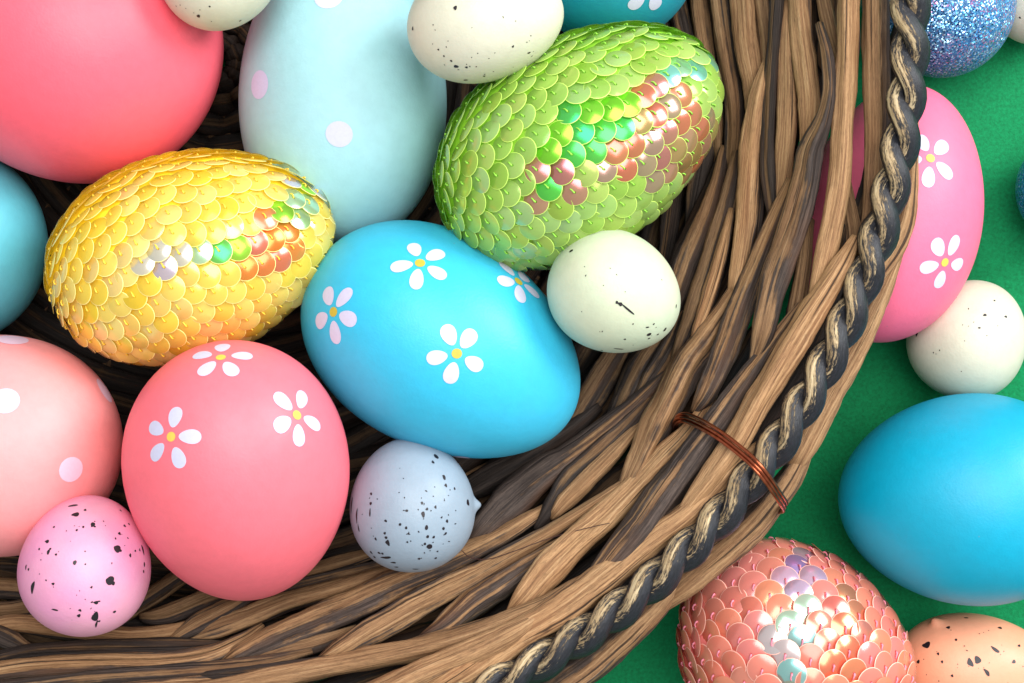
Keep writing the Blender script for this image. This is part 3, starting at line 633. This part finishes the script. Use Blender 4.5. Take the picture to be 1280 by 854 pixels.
e = ground_egg(1346, 236, 74, 68, 0); o = build_egg('glitter_egg', e, glitter_mat('cyan_glitter', srgb(20, 120, 160), [(.3, srgb(10, 90, 140)), (.5, srgb(30, 150, 190)), (.7, srgb(120, 200, 220))]))
tag(o, 'cyan glitter egg barely showing at the right edge', 'egg', OUT)
e = ground_egg(1210, 424, 76, 72, 60); o = build_egg('speckled_egg', e, CREAM)
tag(o, 'cream small egg on the green table, touching the big turquoise egg', 'egg', OUT)
speckles(e, o, [(1147, 414, 3.2, 5.5, -15), (1231, 394, 2.2, 1.4, 10), (1257, 396, 2, 1.4, 0), (1243, 376, 1.2, 1, 0), (1224, 410, 1.5, 1, 0), (1195, 372, 1.1, 1, 0)] + dust(1212, 420, 56, 55, 12, 8, .4, .8))
e = ground_egg(1207, 624, 158, 132, 180); o = build_egg('egg', e, egg_mat('turquoise_blue_paint', srgb(0, 164, 198), .45, bump=.1))
tag(o, 'big plain turquoise blue egg on the green table at the right', 'egg', OUT)
e = ground_egg(1224, 838, 104, 69, -8); e.nubs = [(e.pick(1172, 779), 9.0, 8.0)]
o = build_egg('speckled_egg', e, egg_mat('peach_shell', srgb(240, 164, 130), .42), nu=110, nv=150)
tag(o, 'peach speckled egg in the lower right corner on green table', 'egg', OUT)
kk = 450 / 906
speckles(e, o, [(830 + X * kk, 430 + Y * kk, a * kk, b * kk, t) for X, Y, a, b, t in [(660, 758, 9, 8, 0), (770, 802, 6, 10, 20), (789, 796, 8, 8, 40), (833, 769, 12, 4, -40), (812, 826, 10, 4, -45), (715, 714, 5, 4, 0), (760, 690, 5, 3, 0), (845, 715, 5, 4, 0), (880, 800, 5, 4, 0), (700, 800, 3, 3, 0), (735, 745, 3, 3, 0), (690, 780, 3, 3, 0), (640, 800, 4, 4, 0), (893, 760, 4, 3, 0), (725, 835, 3, 3, 0)]] + dust(1215, 825, 75, 45, 30, 9, .4, .8))

# ------------------------------------------------------------------ sequin eggs
def sequin_egg(e, body_mat, seq_mat, edge_glint_mat, thread_mat, D, row, along, label, group, circ, axial, film, seed, tilt=13.5):
    rs = random.Random(seed); root = bpy.data.objects.new('sequin_egg', None); C.objects.link(root)
    org = np.array(W(e.c)); root.location = org; tag(root, label, 'egg', group)
    inner = Egg(0, 0, 1, 1, 0, 0, 0); inner.c, inner.F, inner.k = e.c, e.F, e.k; inner.a, inner.b = e.a - 7, e.b - 7
    build_egg('body', inner, body_mat, root)
    # rows of discs round the long axis
    us = np.linspace(-.9995, .9995, 1500); xs = inner.a * us; rr = np.array([inner.rho(u) for u in us])
    arc = np.concatenate([[0], np.cumsum(np.hypot(np.diff(xs), np.diff(rr)))]); items = []
    nrow = int(arc[-1] / row)
    for j in range(nrow + 1):
        u = float(np.interp(arc[-1] * (j + .15) / (nrow + .3), arc, us)); R = inner.rho(u); m = max(1, int(round(2 * math.pi * R / along)))
        for k in range(m):
            ph = 2 * math.pi * (k + .5 * (j % 2)) / m + rs.uniform(-.02, .02)
            l = np.array([inner.a * u, R * math.cos(ph), R * math.sin(ph)]); n = inner.normal(l)
            ct = np.array([0, -math.sin(ph), math.cos(ph)]); ax = np.cross(ct, n)
            if ax[0] < 0: ax = -ax
            d = ct * circ + ax * axial; d /= np.linalg.norm(d)
            # each disc hangs from its stitch at a slightly different angle
            t = R_(tilt + rs.gauss(0, 3.0)); s2 = R_(rs.gauss(0, 5.0)); sd = np.cross(n, d)
            nn = n * math.cos(t) - d * math.sin(t) + sd * math.sin(s2); nn /= np.linalg.norm(nn)
            dd = d - nn * (d @ nn); dd /= np.linalg.norm(dd)
            c = l + n * (D * .5 * math.sin(R_(tilt)) + .8) + d * rs.gauss(0, .5) + sd * rs.gauss(0, .5)
            items.append((e.glob(c), dd @ e.F, nn @ e.F, l, n, d, rs.random()))
    # one shared disc: slightly cupped, pierced, standing edge
    rad = D * .5 * K; nv = 20; V = []; F = []
    for rf, h in ((.09, 0.0), (.955, .03), (1.0, .055)):
        for k in range(nv):
            a = 2 * math.pi * k / nv; V.append((rad * rf * math.cos(a), rad * rf * math.sin(a), -rad * h * 1.2))
    for q in (0, 1):
        for k in range(nv): F.append((q * nv + k, (q + 1) * nv + k, (q + 1) * nv + (k + 1) % nv, q * nv + (k + 1) % nv))
    me = bpy.data.meshes.new('sequin'); me.from_pydata(V, [], F); me.materials.append(seq_mat); me.materials.append(edge_glint_mat)
    me.polygons.foreach_set('material_index', [0] * nv + [1] * nv)  # outer band in a lighter colour, painted as an edge catching light
    me.polygons.foreach_set('use_smooth', [True] * len(F)); me.update()
    from mathutils import Matrix
    cam_p = np.array([CX, CY, HC]); scored = []
    for it in items:
        v = cam_p - it[0]; v /= np.linalg.norm(v); s = zs(it[0][2]); px = CX + (it[0][0] - CX) / s; py = CY + (it[0][1] - CY) / s
        vis = it[2] @ v
        if not (-8 < px < 1288 and -8 < py < 862): vis -= 2
        scored.append((vis, it, px, py))
    scored.sort(key=lambda q: -q[0])
    TV, TF = [], []; SV, SF = [], []
    flip = np.array([1, -1, 1.0])
    for i, (vis, it, px, py) in enumerate(scored):
        c, dx, nz = it[0], it[1] * flip, it[2] * flip; dy = np.cross(nz, dx)
        M = np.column_stack([dx, dy, nz]); pos = np.array(W(c)) - org
        if i < 296 and vis > .05:
            o = bpy.data.objects.new('sequin', me); C.objects.link(o); o.parent = root
            o.matrix_local = Matrix([[*M[0], pos[0]], [*M[1], pos[1]], [*M[2], pos[2]], [0, 0, 0, 1]])
            o.color = film(it, px, py, rs)
        elif vis > -1.6:
            b = len(SV); SV += [tuple(M @ np.array(v) + pos) for v in V]; SF += [tuple(b + q for q in f) for f in F]
        # stitch: a short loop of thread over the hole
        if vis > -.2:
            b = len(TV); pts = []
            for k in range(6):
                t = k / 5; pts.append(np.array([(-.45 + .47 * t) * rad, .03 * rad * math.sin(t * 5), (.02 + .10 * math.sin(t * math.pi)) * rad]))
            for k, p in enumerate(pts):
                for q in range(5):
                    a = 2 * math.pi * q / 5; w = .055 * rad * (1.6 if k == 4 else 1)
                    TV.append(tuple(M @ (p + np.array([0, math.cos(a) * w, math.sin(a) * w])) + pos))
            for k in range(5):
                for q in range(5): TF.append((b + k * 5 + q, b + k * 5 + (q + 1) % 5, b + (k + 1) * 5 + (q + 1) % 5, b + (k + 1) * 5 + q))
    if SV:
        so = mesh_obj('sequins', SV, SF, seq_mat, root); tag(so, kind='stuff'); so.color = film(scored[0][1], -999, -999, rs)
    to = mesh_obj('stitches', TV, TF, thread_mat, root); tag(to, kind='stuff')
    return root
def lin(c): return srgb(*c)[:3]
def picker(glint_zones, plain):
    """interference colour of a disc: zones = (x, y, rx, ry, angle, colours) with highlight glints painted into the colour, else plain"""
    def film(it, px, py, rs):
        for (x, y, rx, ry, a, cols) in glint_zones:
            dx, dy = px - x, py - y; c, s = math.cos(R_(a)), math.sin(R_(a)); u, v = (dx * c + dy * s) / rx, (-dx * s + dy * c) / ry
            if u * u + v * v < rs.uniform(.7, 1.25): return (*lin(rs.choice(cols)), rs.uniform(.45, .62))
        return (*lin(rs.choice(plain)), rs.uniform(.10, .26))
    return film
GRN = (60, 235, 95); EMER = (10, 220, 115); LIME = (145, 245, 60); ROSE = (225, 125, 140); PINK = (252, 120, 115); CYAN = (150, 240, 235); LAV = (225, 215, 250); ORA = (255, 125, 65); GOLD = (255, 205, 80); WHT = (240, 240, 240); MINT = (190, 245, 215)
e = Egg(239, 319, 184, 130, 17, 0, 285)
sequin_egg(e, egg_mat('yellow_foam', srgb(255, 224, 50), .7), sequin_mat('yellow_sequin', srgb(255, 234, 66), srgb(255, 246, 146)), flat_mat('yellow_sequin_edge_glint', srgb(255, 244, 150), .4, .05), flat_mat('yellow_thread', srgb(250, 214, 70), .6),
    32.0, 21.5, 25.0, 'yellow sequin egg lying left of the blue daisy egg', IN, -1.0, .45,
    picker([(216, 322, 50, 22, -15, [CYAN, LAV, WHT, MINT, WHT]), (282, 304, 26, 20, -10, [GRN, LIME, EMER]), (335, 310, 50, 42, -20, [ORA, PINK, ORA, (255, 120, 80)]), (372, 252, 26, 34, 0, [LAV, CYAN, MINT, LIME])],
           [(255, 226, 90), (255, 242, 130), (255, 234, 110), (255, 220, 178), (252, 244, 184)]), 11)
e = Egg(724, 179, 196, 133, 33, 0, 300)
sequin_egg(e, egg_mat('green_foam', srgb(150, 205, 50), .7), sequin_mat('green_sequin', srgb(172, 220, 78), srgb(206, 236, 132)), flat_mat('green_sequin_edge_glint', srgb(205, 240, 110), .4, .05), flat_mat('green_thread', srgb(150, 215, 70), .6),
    32.5, 22.0, 26.0, 'lime green sequin egg leaning on the right basket wall', IN, -1.0, .45,
    picker([(735, 160, 70, 40, -40, [GRN, LIME, EMER, GRN]), (690, 230, 40, 26, -30, [ROSE, GRN, (190, 130, 140)]), (820, 170, 75, 62, -30, [ROSE, PINK, (205, 150, 150), (220, 160, 120)]), (858, 85, 40, 18, 0, [CYAN, CYAN, MINT])],
           [(190, 225, 110), (205, 225, 150), (180, 215, 130), (195, 225, 190), (210, 210, 120)]), 12)
e = ground_egg(990, 824, 165, 138, 127)
sequin_egg(e, egg_mat('salmon_foam', srgb(250, 150, 145), .7), sequin_mat('salmon_sequin', srgb(255, 164, 128), srgb(255, 156, 144)), flat_mat('salmon_sequin_edge_glint', srgb(255, 190, 170), .4, .05), flat_mat('pink_thread', srgb(240, 140, 160), .6),
    39.0, 23.0, 31.0, 'salmon pink sequin egg under the basket rim at the bottom', OUT, -.7, .8,
    picker([(1003, 722, 22, 34, 20, [LAV, (190, 180, 255), LAV]), (1006, 768, 24, 18, 20, [MINT, WHT]), (978, 812, 26, 42, 10, [CYAN, MINT, CYAN, WHT]), (1050, 790, 44, 60, 0, [(255, 150, 110), (255, 170, 120), (255, 140, 130), (255, 165, 140)])],
           [(255, 195, 165), (255, 175, 170), (255, 185, 185), (255, 200, 150)]), 13, 9.5)

# ------------------------------------------------------------------ a stray hair-fine fibre on the rods
P3 = catmull([at(x, y, prof(np.hypot(x - BC[0], y - BC[1])) + 44) for x, y in [(577, 688), (588, 697), (610, 699), (640, 690), (690, 672), (735, 660), (762, 654)]], 50)
fb = sweep('stray_fibre', P3, [1.1] * 50, flat_mat('dark_fibre', srgb(70, 40, 34), .6), None, 5, 900, flat=1, rough=.0, origin=np.zeros(3))
tag(fb, 'thin dark stray fibre curling on the rods right of the blue grey egg', 'fibre')
